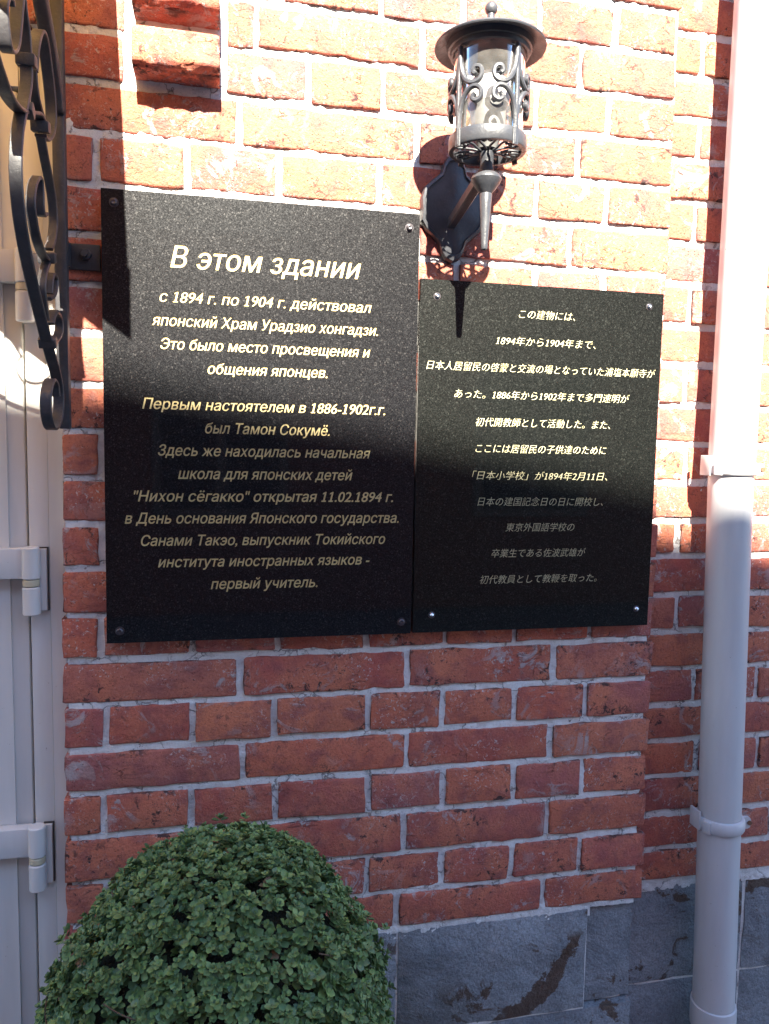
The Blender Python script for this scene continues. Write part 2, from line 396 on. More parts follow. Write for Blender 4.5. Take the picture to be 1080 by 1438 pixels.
def course(xs, zt, zb, yf, parent, mat=M['brick'], name='brick', gx=.0095, gz=.0100, ends=(True, True)):
    for i in range(len(xs)-1):
        a = xs[i] + (gx/2*random.uniform(.8, 1.25) if (i > 0 or not ends[0]) else random.uniform(-.0015, .002))
        b = xs[i+1] - (gx/2*random.uniform(.8, 1.25) if (i < len(xs)-2 or not ends[1]) else random.uniform(-.003, .0015))
        slab(name, a, b, zb+gz/2+random.uniform(-.0012, .0012), zt-gz/2+random.uniform(-.0012, .0012), yf+random.uniform(-.0015, .001), mat, parent)
ROWX = {-2:[-.17,-.045,.083,.231,.357,.4795,.6085], -1:[-.1276,.0042,.050,.2949,.551], 0:[-.1276,.0042,.125,.2353,.3557,.4777,.6006], 1:[.0262,.2886,.5518],
    2:[-.1704,-.0474,.0837,.2334,.3572,.4841,.6036], 3:[.028,.291,.5438], 4:[-.150,-.045,.083,.232,.357,.4868,.605], 5:[.03,.292,.5425], 6:[-.152,-.045,.083,.231,.355,.479,.605],
    7:[.03,.29,.543], 8:[-.1694,-.045,.083,.231,.355,.479,.605], 9:[.03,.292,.542], 10:[-.1693,-.044,.083,.231,.355,.479,.605], 11:[.03,.292,.542],
    12:[-.1733,-.0418,.084,.2249,.3534,.4729,.6066], 13:[.028,.2921,.5434], 14:[-.1678,-.0428,.0804,.2294,.352,.4775,.6045], 15:[.0321,.2938,.5437],
    16:[-.1726,-.0454,.0834,.2315,.3566,.4798,.6047], 17:[.03,.292,.5429], 18:[-.17,-.045,.083,.2323,.3588,.4816,.6061], 19:[.03,.283,.5411]}
def mortar_sheet(name, x0, x1, z0, z1, y, parent, step, extra=()):
    nx, nz = int((x1-x0)/step)+1, int((z1-z0)/step)+1; V, F = [], []
    for j in range(nz+1):
        for i in range(nx+1):
            x, z = x0+(x1-x0)*i/nx, z0+(z1-z0)*j/nz
            d = noise.noise(Vector((x*22, 3, z*22)))*.0020 + noise.noise(Vector((x*95, 8, z*95)))*.0026 + noise.noise(Vector((x*210, 1, z*210)))*.0016
            V.append((x, y-d, z))
    for j in range(nz):
        for i in range(nx):
            a = j*(nx+1)+i; F.append((a, a+1, a+nx+2, a+nx+1))
    return mesh(name, V, F, M['mortar'], parent, smooth=True)

pier = empty('brick_wall', (.245, 0, .798), 'red brick pier that carries both black plaques and the wall lantern', 'wall')
TOPK = -9
for k in range(-2, 20):
    wl, wr = -.216-.0007*(k+2), .7125+.0007*(k+2)
    xs = [wl] + ROWX[k] + [wr]
    if k in (-1, 0):
        a = [wl, -.1276]; b = [.0042] + [x for x in ROWX[k] if x > .01] + [wr]
        course(a, ZJ[k], ZJ[k+1], 0, pier, ends=(True, False)); course(b, ZJ[k], ZJ[k+1], 0, pier, ends=(False, True))
    else: course(xs, ZJ[k], ZJ[k+1], 0, pier)
for k in range(TOPK, -2):
    course([WL]+(ROWX[4] if k % 2 == 0 else ROWX[5])+[WR], ZJ[k], ZJ[k+1], 0, pier)
mo = mortar_sheet('mortar', WL+.008, WR-.003, .795, ZJ[TOPK], .0036, pier, .0052)
V, F = box_vf(WL+.004, WR-.004, .012, .36, .79, ZJ[TOPK]); mesh('wall_core', V, F, M['mortar'], pier)
# the toothed bricks that stand out of the pier
def bullnose(zb, zt, x0, x1, out, lab):
    n = 10; prof = [(.02, zb)]; prof.append((-out+.016, zb-.001))
    rr = .013
    for i in range(6):
        a = math.pi/2*i/5; prof.append((-out+rr-rr*math.sin(a), zb+rr-rr*math.cos(a)))
    for i in range(6):
        a = math.pi/2*i/5; prof.append((-out+rr*1.1-rr*1.1*math.cos(a), zt-rr*1.1+rr*1.1*math.sin(a)))
    prof.append((.02, zt)); V, F = [], []; nx = 14; m = len(prof)
    for i in range(nx+1):
        x = x0+(x1-x0)*i/nx
        for j, (y, z) in enumerate(prof):
            d = noise.noise(Vector((x*60, j*.8, zb*9)))*.0035; e = .0025 if i in (0, nx) else 0
            V.append((x, y+(d+e if 0 < j < m-1 else 0), z+(d*.6 if 0 < j < m-1 else 0)))
    for i in range(nx):
        for j in range(m-1): F.append((i*m+j, (i+1)*m+j, (i+1)*m+j+1, i*m+j+1))
    F.append(tuple(range(m))); F.append(tuple(reversed(range(nx*m, nx*m+m))))
    o = mesh('brick', V, F, M['brick'], pier, smooth=True); o.data.set_sharp_from_angle(angle=math.radians(60)); o['label'] = lab
bullnose(ZJ[1]+.010, ZJ[0]-.006, -.117, -.002, .052, 'rounded whitewashed brick standing out of the wall')
bullnose(ZJ[0]+.022, ZJ[-1]-.004, -.117, -.002, .052, 'rounded brick standing out above the whitewashed one')

bay = empty('brick_wall', (1.2, REC, .79), 'recessed red brick wall behind the white downpipe', 'wall')
RX = {k: ([.795, .92, 1.045, 1.18, 1.305, 1.43, 1.56, 1.69] if k % 2 == 0 else [.905, 1.17, 1.43, 1.69]) for k in range(TOPK, 20)}
RX[14] = [.8445, .975, 1.10, 1.23, 1.36, 1.49, 1.62]; RX[16] = [.8583, .985, 1.11, 1.24, 1.37, 1.5, 1.63]; RX[18] = [.90, 1.0223, 1.15, 1.28, 1.41, 1.54, 1.67]
RX[12] = [.8005, .925, 1.05, 1.18, 1.30, 1.43, 1.56, 1.69]; RX[8] = [.8025, .925, 1.05, 1.18, 1.30, 1.43, 1.56, 1.69]
for k in range(TOPK, 20): course([.70]+RX[k]+[1.8], ZJ[k]-.001, ZJ[k+1]-.001, REC, bay, gz=.0115)
mortar_sheet('mortar', .69, 1.12, .785, ZJ[-4], REC+.0036, bay, .0055)
V, F = box_vf(.69, 1.8, REC+.0085, .36, .788, ZJ[TOPK]); mesh('wall_core', V, F, M['mortar'], bay)

head = empty('brick_wall', (-.8, 0, 2.16), 'red brick wall above the white door', 'wall')
ZD = ZJ[0]+.003
for k in range(TOPK, 0):
    if k % 2: xs = [-1.29, -1.03, -.77, -.5, WL-.008]
    else: xs = [-1.29, -1.16, -1.03, -.9, -.77, -.64, -.5, -.37, WL-.008]
    course(xs, ZJ[k], ZJ[k+1], .004, head)
V, F = box_vf(-1.29, WL-.004, .012, .36, ZD, ZJ[TOPK]); mesh('mortar', V, F, M['mortar'], head)
left = empty('brick_wall', (-1.6, 0, 0), 'red brick wall beyond the far side of the white door', 'wall')
for k in range(TOPK, 30):
    zt = ZJ.get(k, .798-.0676*(k-20)); zb = ZJ.get(k+1, .798-.0676*(k-19))
    if zb < 0: break
    course([-1.8, -1.56, -1.3] if k % 2 else [-1.8, -1.67, -1.43, -1.3], zt, zb, 0, left)
V, F = box_vf(-1.8, -1.302, .008, .36, 0, ZJ[TOPK]); mesh('mortar', V, F, M['mortar'], left)

# ------------------------------------------------------------------ stone plinth
def stone(x0, x1, z0, z1, yf, parent, label=None, rough=.006):
    nx, nz = max(4, int((x1-x0)/.022)), max(4, int((z1-z0)/.022)); V, F = [], []; s = random.uniform(0, 50)
    for j in range(nz+1):
        for i in range(nx+1):
            x, z = x0+(x1-x0)*i/nx, z0+(z1-z0)*j/nz
            e = min(i, nx-i, 2)/2; g = min(j, nz-j, 2)/2; q = min(e, g)
            d = noise.fractal(Vector((x*14+s, 0, z*14)), 1, 2, 4)*rough
            jx = noise.noise(Vector((z*30, s, 2)))*.0025 if i in (0, nx) else 0
            jz = noise.noise(Vector((x*30, s, 5)))*.0025 if j in (0, nz) else 0
            V.append((x+jx, yf-d*(.4+.6*q)+(1-q)**2*.006, z+jz))
    for j in range(nz):
        for i in range(nx):
            a = j*(nx+1)+i; F.append((a, a+1, a+nx+2, a+nx+1))
    n0 = len(V); border = [i for i in range(nx+1)] + [j*(nx+1)+nx for j in range(1, nz+1)] + [nz*(nx+1)+i for i in range(nx-1, -1, -1)] + [j*(nx+1) for j in range(nz-1, 0, -1)]
    for b in border: V.append((V[b][0], yf+.12, V[b][2]))
    for i in range(len(border)):
        j = (i+1) % len(border); F.append((border[j], border[i], n0+i, n0+j))
    F.append(tuple(range(n0, n0+len(border))))
    o = mesh('stone', V, F, M['stain' if label and 'rust' in label else 'stone'], parent, smooth=True)
    o.data.set_sharp_from_angle(angle=math.radians(50))
    if label: o['label'] = label
pl = empty('stone_plinth', (.25, 0, 0), 'dark blue grey stone plinth with brown stains under the plaque pier', 'plinth')
g = .002
for x0, x1 in ((WL, -.02), (-.02, .2857)): stone(x0+g, x1-g, .611, .7935, -.004, pl)
stone(.2857+g, .6285-g, 611e-3, .7925, -.005, pl, 'broad stone with a brown rust stain')
stone(.6285+g, .722, .611, .7935, .010, pl, 'broken back corner stone', .010)
for z0, z1, off in ((.405, .609, 0), (.205, .401, .12), (0, .201, .05)):
    xs = [WL, .03+off, .36+off, .722]
    for i in range(3): stone(xs[i]+g, xs[i+1]-g, z0+g, z1-g, -.003, pl)
V, F = box_vf(WL+.004, .628, .003, .34, 0, .797); mesh('mortar', V, F, M['mortar'], pl)
V, F = box_vf(.6285, .708, .021, .34, 0, .797); mesh('mortar', V, F, M['mortar'], pl)
mortar_sheet('mortar', WL+.002, .632, .781, .803, .0022, pl, .004)
p2 = empty('stone_plinth', (1.2, REC, 0), 'dark grey stone plinth behind the foot of the downpipe', 'plinth')
for x0, x1 in ((.70, .9775), (.9815, 1.3), (1.3, 1.8)): stone(x0+g, x1-g, .600, .788, REC-.002, p2)
for z0, z1, off in ((.40, .5965, 0), (.205, .401, .12), (0, .201, .05)):
    xs = [.70, .98+off, 1.35+off, 1.8]
    for i in range(3): stone(xs[i]+g, xs[i+1]-g, z0+g, z1-g, REC-.001, p2)
V, F = box_vf(.70, 1.8, REC+.006, .34, 0, .79); mesh('mortar', V, F, M['mortar'], p2)
mortar_sheet('mortar', .70, 1.12, .780, .797, REC+.0022, p2, .004)
p3 = empty('stone_plinth', (-1.6, 0, 0), 'stone footing under the white door', 'plinth')
V, F = box_vf(-1.298, WL-.002, -.02, .3, 0, .06); mesh('stone', V, F, M['stone'], p3)

# ------------------------------------------------------------------ door (set a little into its opening)
DX = .03
door = empty('door', (-.8, DX, .06), 'white plastic door with three barrel hinges beside the brick pier', 'door')
fr = box('door_frame', -.2755, -.2478, DX, DX+.06, .062, 2.155, M['upvc'], door, .0015)
mesh('frame_strip', *box_vf(-.2472, WL+.003, DX-.002, DX+.05, .062, 2.155), M['upvc'], fr)
mesh('frame_head', *box_vf(-1.29, -.2762, DX, DX+.06, 2.083, 2.155), M['upvc'], fr)
mesh('frame_post', *box_vf(-1.29, -1.24, DX, DX+.06, .062, 2.082), M['upvc'], fr)
mesh('frame_backing', *box_vf(-1.292, WL+.004, DX+.052, DX+.075, .061, 2.157), M['seam'], door)
leaf_o = box('door_leaf', -1.236, -.2788, DX+.004, DX+.05, .075, 2.079, M['upvc'], door, .004)
mesh('leaf_bead', *box_vf(-1.20, -.3025, DX-.001, DX+.003, .10, 2.055), M['upvc'], leaf_o)
def hinge(zt):
    x = -.2700; yk = DX-.017
    h = box('hinge', -.45, -.2795, DX-.021, DX-.002, zt-.045, zt-.001, M['upvc'], door, .0015)
    def cyl(nm, z0, z1, r, mat, xo=0):
        b = .0015
        o = mesh(nm, *lathe([(0, z0), (r-b, z0), (r, z0+b), (r, z1-b), (r-b, z1), (0, z1)], x+xo, yk, 28), mat, h, smooth=True)
        o.data.set_sharp_from_angle(angle=math.radians(40))
    cyl('knuckle', zt-.0455, zt+.001, .0122, M['upvc']); cyl('washer', zt-.0565, zt-.0462, .0115, M['washer'])
    cyl('knuckle', zt-.0985, zt-.0572, .0122, M['upvc'])
    mesh('hinge_plate', *box_vf(-.262, -.2505, DX-.010, DX-.0005, zt-.094, zt-.003), M['upvc'], h)
    mesh('plate_gap', *box_vf(-.2632, -.2488, DX-.0035, DX-.0003, zt-.0955, zt-.001), M['seam'], h)
for z in (1.4385, 1.018, 1.858): hinge(z)

# ------------------------------------------------------------------ plaques
from mathutils.geometry import delaunay_2d_cdt
def glyph_loops(txt, shear):
    """Outlines of a line of text as signed polylines, in em units."""
    c = bpy.data.curves.new('t', 'FONT'); c.body = txt; c.size = 1
    t = bpy.data.objects.new('t', c); C.objects.link(t)
    dg = bpy.context.evaluated_depsgraph_get(); cu = t.to_curve(dg, apply_modifiers=False); out = []
    for sp in cu.splines:
        P = []; bp_ = sp.bezier_points
        if sp.type != 'BEZIER': continue
        for i in range(len(bp_)):
            a, b = bp_[i], bp_[(i+1) % len(bp_)]
            p0, p1, p2, p3 = a.co, a.handle_right, b.handle_left, b.co
            straight = abs((p1-p0).cross(p3-p0).z) < 1e-5 and abs((p2-p0).cross(p3-p0).z) < 1e-5
            n = 1 if straight else (2 if (p3-p0).length < .08 else 4)
            for k in range(n):
                u = k/n; q = p0*(1-u)**3+p1*3*u*(1-u)**2+p2*3*u*u*(1-u)+p3*u**3; P.append((q.x, q.y))
        R = []
        for p in P:
            if not R or math.hypot(p[0]-R[-1][0], p[1]-R[-1][1]) > 2e-3: R.append(p)
        if len(R) > 2 and math.hypot(R[0][0]-R[-1][0], R[0][1]-R[-1][1]) < 2e-3: R.pop()
        if len(R) > 2: out.append(R)
    t.to_curve_clear(); bpy.data.objects.remove(t); bpy.data.curves.remove(c)
    for P in list(out):                    # the built-in figure 1 comes as a bare bar: give it its flag and foot
        xs = [p[0] for p in P]; ys = [p[1] for p in P]; a, b = min(xs), max(xs)
        if len(P) == 4 and abs(b-a-.098) < .004 and abs(max(ys)-.682) < .004:
            out.append([(a+.03, .682), (a-.115, .600), (a-.115, .520), (a+.03, .605)][::1])
            out.append([(a-.10, 0), (b+.10, 0), (b+.10, .075), (a-.10, .075)])
    bb = [(min(p[0] for p in P), max(p[0] for p in P), min(p[1] for p in P), max(p[1] for p in P)) for P in out]
    gid = list(range(len(out)))
    def root(i):
        while gid[i] != i: i = gid[i]
        return i
    for i in range(len(out)):
        for j in range(i):
            a, b = bb[i], bb[j]
            if a[0] < b[1] and b[0] < a[1] and a[2] < b[3] and b[2] < a[3]: gid[root(i)] = root(j)
    ar = [area(P) for P in out]; sg = {}
    for i in range(len(out)):
        r = root(i)
        if r not in sg or abs(ar[i]) > abs(sg[r]): sg[r] = ar[i]
    return [([(p[0]+shear*p[1], p[1]) for p in P], 1 if sg[root(i)] > 0 else -1) for i, P in enumerate(out)]
def area(P): return .5*sum(P[i][0]*P[(i+1) % len(P)][1]-P[(i+1) % len(P)][0]*P[i][1] for i in range(len(P)))
def fatten(P, d):
    out = []; n = len(P)
    for i in range(n):
        a, b, c = Vector(P[i-1]), Vector(P[i]), Vector(P[(i+1) % n])
        u, v = (b-a).normalized(), (c-b).normalized()
        nn = Vector((u.y+v.y, -u.x-v.x))
        if nn.length < .3: nn = Vector((u.y, -u.x))
        nn.normalize(); k = max(.5, nn.dot(Vector((u.y, -u.x))))
        out.append((b.x+nn.x*d/k, b.y+nn.y*d/k))
    return out
def engraved(x0, x1, z0, z1, yf, yb, rows, gmat, lmat, parent, size, bold, shear, sizes=None, depth=.0009):
    """A slab whose front face really has the lettering cut into it; the grooves are gilded."""
    K = 1000.0; SV, SF = [], []
    order = sorted(range(len(rows)), key=lambda i: -rows[i][3])
    cuts = [z1]
    for a_, b_ in zip(order[:-1], order[1:]):
        up = rows[a_][3]; lo = rows[b_][3]; szl = (sizes or {}).get(b_, size)
        cuts.append(up-.33*(up-(lo+szl*.80))-.30*(sizes or {}).get(a_, size)*.5)
    cuts.append(z0)
    yf_l = yf+depth
    for bi, ri in enumerate(order):
        txt, xa, xb, z = rows[ri]; sz = (sizes or {}).get(ri, size)
        loops = glyph_loops(txt, shear)
        bd = bold*(.9 if (sizes and ri in sizes) else 1)
        sgs = [q for _, q in loops]; loops = [fatten(P, bd*q) for P, q in loops]
        mx0 = min(p[0] for P in loops for p in P); mx1 = max(p[0] for P in loops for p in P); k = (xb-xa)/(mx1-mx0)
        vs = [Vector(((x0)*K, cuts[bi+1]*K)), Vector((x1*K, cuts[bi+1]*K)), Vector((x1*K, cuts[bi]*K)), Vector((x0*K, cuts[bi]*K))]
        es = [(0, 1), (1, 2), (2, 3), (3, 0)]; LP = []
        for P in loops:
            n = len(vs); Q = [Vector(((xa+(p[0]-mx0)*k)*K, (z+p[1]*sz)*K)) for p in P]
            vs += Q; es += [(n+i, n+(i+1) % len(Q)) for i in range(len(Q))]; LP.append(np.array([(q.x, q.y) for q in Q]))
        v2, e2, f2, _, _, _ = delaunay_2d_cdt(vs, es, [], 0, 1e-4, True)
        cen = np.array([[sum(v2[i].x for i in f)/len(f), sum(v2[i].y for i in f)/len(f)] for f in f2])
        wind = np.zeros(len(cen), int)
        for A in LP:                       # winding number of every triangle's centre
            B = np.roll(A, -1, 0); lo, hi = A.min(0), A.max(0)
            ids = np.where((cen[:, 0] > lo[0]) & (cen[:, 0] < hi[0]) & (cen[:, 1] > lo[1]) & (cen[:, 1] < hi[1]))[0]
            if not len(ids): continue
            px_, py_ = cen[ids, 0][:, None], cen[ids, 1][:, None]
            lf = (B[:, 0]-A[:, 0])*(py_-A[:, 1])-(px_-A[:, 0])*(B[:, 1]-A[:, 1])
            wind[ids] += (((A[:, 1] <= py_) & (B[:, 1] > py_) & (lf > 0)).sum(1)-((A[:, 1] > py_) & (B[:, 1] <= py_) & (lf < 0)).sum(1))
        top = [tuple(f) for f, w_ in zip(f2, wind) if w_ == 0]
        let = [tuple(f) for f, w_ in zip(f2, wind) if w_ != 0]
        n = len(SV); SV += [(p.x/K, yf, p.y/K) for p in v2]; SF += [tuple(i+n for i in f) for f in top]
        # groove: floor plus walls
        ed = {}
        for f in let:
            for i in range(len(f)):
                a_, b_ = f[i], f[(i+1) % len(f)]; ed[(a_, b_)] = ed.get((a_, b_), 0)+1
        LV = [(p.x/K, yf_l, p.y/K) for p in v2]+[(p.x/K, yf, p.y/K) for p in v2]; m_ = len(v2); LF = list(let)
        for (a_, b_) in ed:
            if (b_, a_) not in ed: LF.append((a_, b_, m_+b_, m_+a_)[::-1])
        used = sorted({i for f in LF for i in f}); mp = {u: i for i, u in enumerate(used)}
        mesh('lettering', [LV[i] for i in used], [tuple(mp[i] for i in f) for f in LF], lmat, parent)
    n = len(SV); SV += [(x0,yf,z0),(x1,yf,z0),(x1,yb,z0),(x0,yb,z0),(x0,yf,z1),(x1,yf,z1),(x1,yb,z1),(x0,yb,z1)]
    SF += [tuple(n+i for i in f) for f in ((0,3,2,1),(4,5,6,7),(1,2,6,5),(2,3,7,6),(3,0,4,7))]
    mesh('slab', SV, SF, gmat, parent)
RU = [('В этом здании', -.0704, .2025, 1.8405), ('с 1894 г. по 1904 г. действовал', -.0852, .2195, 1.7922), ('японский Храм Урадзио хонгадзи.', -.0960, .2299, 1.7591),
    ('Это было место просвещения и', -.0847, .2185, 1.7265), ('общения японцев.', -.0192, .1544, 1.6939), ('Первым настоятелем в 1886-1902г.г.', -.1100, .2431, 1.6415),
    ('был Тамон Сокумё.', -.0230, .1587, 1.6084), ('Здесь же находилась начальная', -.0887, .2212, 1.5754), ('школа для японских детей', -.0612, .1943, 1.5420),
    ('"Нихон сёгакко" открытая 11.02.1894 г.', -.1225, .2580, 1.5092), ('в День основания Японского государства.', -.1355, .2676, 1.4771),
    ('Санами Такэо, выпускник Токийского', -.1134, .2469, 1.4446), ('института иностранных языков -', -.0899, .2229, 1.4130), ('первый учитель.', -.0152, .1431, 1.3793)]
JP = [('この建物には、', .4536, .5480, 1.7978), ('1894年から1904年まで、', .4172, .5851, 1.7558), ('日本人居留民の啓蒙と交流の場となっていた浦塩本願寺が', .3066, .6931, 1.7140),
    ('あった。1886年から1902年まで多門速明が', .3520, .6486, 1.6720), ('初代開教師として活動した。また、', .3879, .6166, 1.6293), ('ここには居留民の子供達のために', .3892, .6120, 1.5881),
    ('「日本小学校」が1894年2月11日、', .3846, .6157, 1.5457), ('日本の建国記念日の日に開校し、', .3949, .6098, 1.5043), ('東京外国語学校の', .4430, .5614, 1.4632),
    ('卒業生である佐波武雄が', .4205, .5834, 1.4216), ('初代教員として教鞭を取った。', .4028, .6048, 1.3794)]
def bolt(x, z, y, r, mat, parent, dome):
    prof = [(0, .0), (r*.45, .0003), (r*.85, .0022), (r, .0042), (r*1.02, .0050)] if dome else [(r*.25, .0015), (r*.6, .0002), (r*.9, .0012), (r, .003), (r*1.0, .005)]
    V, F = [], []; n = 18
    for q, d in prof:
        for i in range(n):
            a = 2*math.pi*i/n; V.append((x+q*math.cos(a), y-.005+d, z+q*math.sin(a)))
    for j in range(len(prof)-1):
        for i in range(n): F.append((j*n+i, (j+1)*n+i, (j+1)*n+(i+1) % n, j*n+(i+1) % n))
    F.append(tuple(range(n)))
    o = mesh('bolt', V, F, mat, parent, smooth=True)
    mesh('bolt_washer', [(x+r*1.35*math.cos(a*math.pi/9), y-.0006*k, z+r*1.35*math.sin(a*math.pi/9)) for k in (0, 1) for a in range(18)],
         [tuple(range(35, 17, -1))]+[(i, 18+i, 18+(i+1) % 18, (i+1) % 18) for i in range(18)], M['darkbolt'], o)
pa = empty('memorial_plaque', (.065, -.011, 1.302), 'larger black granite plaque engraved with gold Russian text', 'plaque')
engraved(-.1620, .2905, 1.3025, 1.9405, -.022, -.003, RU, M['granite'], M['gold'], pa, .0214, .011, .23, {0: .0415})
for x, z in ((-.145, 1.9225), (.2745, 1.9195), (-.144, 1.3205), (.275, 1.3215)): bolt(x, z, -.022, .0048, M['darkbolt'], pa, False)
pb = empty('memorial_plaque', (.5, -.010, 1.302), 'smaller black granite plaque engraved with pale Japanese text', 'plaque')
engraved(.2945, .7010, 1.3025, 1.8475, -.020, -.003, JP, M['granite2'], M['pale'], pb, .0152, -.004, .22, None, .0005)
for x, z in ((.3205, 1.8225), (.6755, 1.826), (.3245, 1.3305), (.679, 1.331)): bolt(x, z, -.020, .0042, M['chrome'], pb, True)
for s_, x in ((pa, (-.15, .28)), (pb, (.31, .69))):
    for q in x: mesh('spacer', *box_vf(q-.012, q+.012, -.0042, .012, 1.45, 1.75), M['mortar'], s_)

# ------------------------------------------------------------------ downpipe
PX, PY, PR = .8515, -.008, .0361
dp = empty('downpipe', (PX, PY, 0), 'white plastic rainwater downpipe down the recessed brick wall', 'downpipe')
ZS = 1.5575
def lean(z): return max(0, ZS-z)*.030
def tube(name, prof, mat=M['pipe'], parent=dp, n=56):
    V, F = lathe(prof, PX, PY, n); V = [(x+lean(z), y, z) for x, y, z in V]
    o = mesh(name, V, F, mat, parent, smooth=True); o.data.set_sharp_from_angle(angle=math.radians(35)); return o
tube('pipe_section', [(PR+.0012, 3.0), (PR+.0012, ZS+.02), (PR+.0042, ZS+.016), (PR+.0060, ZS+.0145), (PR+.0068, ZS+.008), (PR+.0064, ZS+.001), (PR+.004, ZS-.0015), (PR+.0004, ZS)])
tube('pipe_section', [(PR, ZS+.01), (PR, ZS), (PR, .66), (PR, .06)])
def clamp(z, h=.024):
    PX = globals()['PX']+lean(z)
    o = tube('pipe_clamp', [(PR+.0005, z+h/2), (PR+.004, z+h/2-.001), (PR+.0062, z+h/2-.005), (PR+.0066, z), (PR+.0062, z-h/2+.005), (PR+.004, z-h/2+.001), (PR+.0005, z-h/2)])
    EY = PY-.017
    for s in (1,):
        x0 = PX+s*(PR-.004); x1 = PX+s*(PR+.016)
        sec = []
        for i in range(9):
            a = -math.pi/2+math.pi*i/8; sec.append((x1+s*.006*math.cos(a)-s*.006, z+.0105*math.sin(a)))
        P2 = [(x0, z-.0105)]+sec+[(x0, z+.0105)]; n = len(P2)
        V = [(x, EY, zz) for x, zz in P2]+[(x, EY+.006, zz) for x, zz in P2]
        F = [tuple(range(n)), tuple(range(2*n-1, n-1, -1))]+[(i, (i+1) % n, n+(i+1) % n, n+i) for i in range(n)]
        mesh('clamp_ear', V, F, M['pipe'], o)
        sc = mesh('screw', [(x1-s*.004+.0042*math.cos(a*math.pi/6), EY-.0022*k, z+.0042*math.sin(a*math.pi/6)) for k in (0, 1) for a in range(12)],
             [tuple(range(23, 11, -1))]+[(i, 12+i, 12+(i+1) % 12, (i+1) % 12) for i in range(12)], M['rustbolt'], o)
    box('clamp_back', PX-PR-.0085, PX-PR-.0045, PY-.006, PY+.022, z-.012, z+.022, M['pipe'], o, .001)
    mesh('wall_stud', *box_vf(PX-.006, PX+.006, PY+PR, REC+.01, z-.005, z+.005), M['rustbolt'], o)
    a = math.radians(-153); cx, cy = PX+(PR+.0062)*math.cos(a), PY+(PR+.0062)*math.sin(a)
    bx = box('clamp_latch', -.007, .007, -.003, .003, -.0105, .0105, M['pipe'], o, .001)
    bx.location = Vector((cx, cy, z))-world_loc(o); bx.rotation_euler[2] = a+math.pi/2
clamp(1.5665, .010); clamp(0.939)
tube('pipe_clamp', [(PR+.0004, .594), (PR+.0030, .5925), (PR+.0036, .588), (PR+.0036, .554), (PR+.0030, .546), (PR+.0004, .544)])

# ------------------------------------------------------------------ lantern
LX, LY = .3506, -.145
LK = 1.0567                                # the lantern's size factor
def zl(z): return 1.6+(z-1.6)*LK
ln = empty('wall_lantern', (LX, 0, 1.95), 'grey metal wall lantern with scrolled cage and clear glass', 'lamp')
def lt(name, prof, mat=M['lamp'], parent=ln, n=48, ang=35, cx=LX, cy=LY):
    o = mesh(name, *lathe([(r*LK, zl(z)) for r, z in prof], cx, cy, n), mat, parent, smooth=True); o.data.set_sharp_from_angle(angle=math.radians(ang)); return o
ball = [(.0080*math.sin(math.pi*i/10)+1e-5, 2.1448-.0084*math.cos(math.pi*i/10)) for i in range(11)]
cap = lt('cap', [(0, 2.1395), (.0045, 2.1390), (.0055, 2.1300), (.008, 2.1235), (.016, 2.1200), (.034, 2.1140), (.054, 2.1060), (.064, 2.1010), (.0695, 2.0985), (.0704, 2.0965), (.0696, 2.0950),
    (.0640, 2.0962), (.0545, 2.1000), (.0535, 2.0975), (.0530, 2.0930), (.0505, 2.0922), (.0500, 2.0870), (.0478, 2.0862), (.0455, 2.0880), (.0452, 2.1010), (0, 2.1080)])
lt('finial_ball', ball, parent=cap, n=20)
lt('glass_cylinder', [(.0450, 2.088), (.0440, 1.984)], M['glass'])
lt('lower_ring', [(.0450, 1.9875), (.0488, 1.9875), (.0492, 1.9865), (.0495, 1.9715), (.0485, 1.9700), (.0435, 1.9700), (.0430, 1.9715), (.0445, 1.9860), (.0450, 1.9875)])
bb = lt('bulb', [(.0001, 2.0695)]+[(.0275*math.sin(a), 2.0425+.0270*math.cos(a)) for a in (.25, .5, .75, 1.0, 1.25, 1.5)]+[(.0265, 2.034), (.0245, 2.028)], M['bulb'], n=32)
lt('bulb_base', [(.0246, 2.030), (.0238, 2.024), (.0225, 2.004), (.0200, 1.992), (.0150, 1.984), (.0130, 1.974), (.0001, 1.973)], M['bulbbase'], bb, 32, 30)
lt('neck', [(.0001, 1.9765), (.0075, 1.9760), (.0095, 1.970), (.0088, 1.962), (.0080, 1.953), (.0100, 1.9475), (.0160, 1.9435), (.0190, 1.9400), (.0196, 1.9370), (.0180, 1.9335), (.0135, 1.9270), (.0090, 1.9215), (.0076, 1.9195)], n=32)
lt('spike', [(.0076, 1.9205), (.0080, 1.9185), (.0062, 1.888), (.0044, 1.8560), (.0046, 1.8535), (.0038, 1.8505), (.0001, 1.8490)], n=24)
vd = math.atan2(-DCAM-LY, 0-LX)           # the cage is turned a little on its post
CR = .0485
def cyl_pt(az, z, r=CR): return Vector((LX+r*LK*math.cos(az), LY+r*LK*math.sin(az), zl(z)))
def radial(p, t): return Vector((p.x-LX, p.y-LY, 0)).normalized()
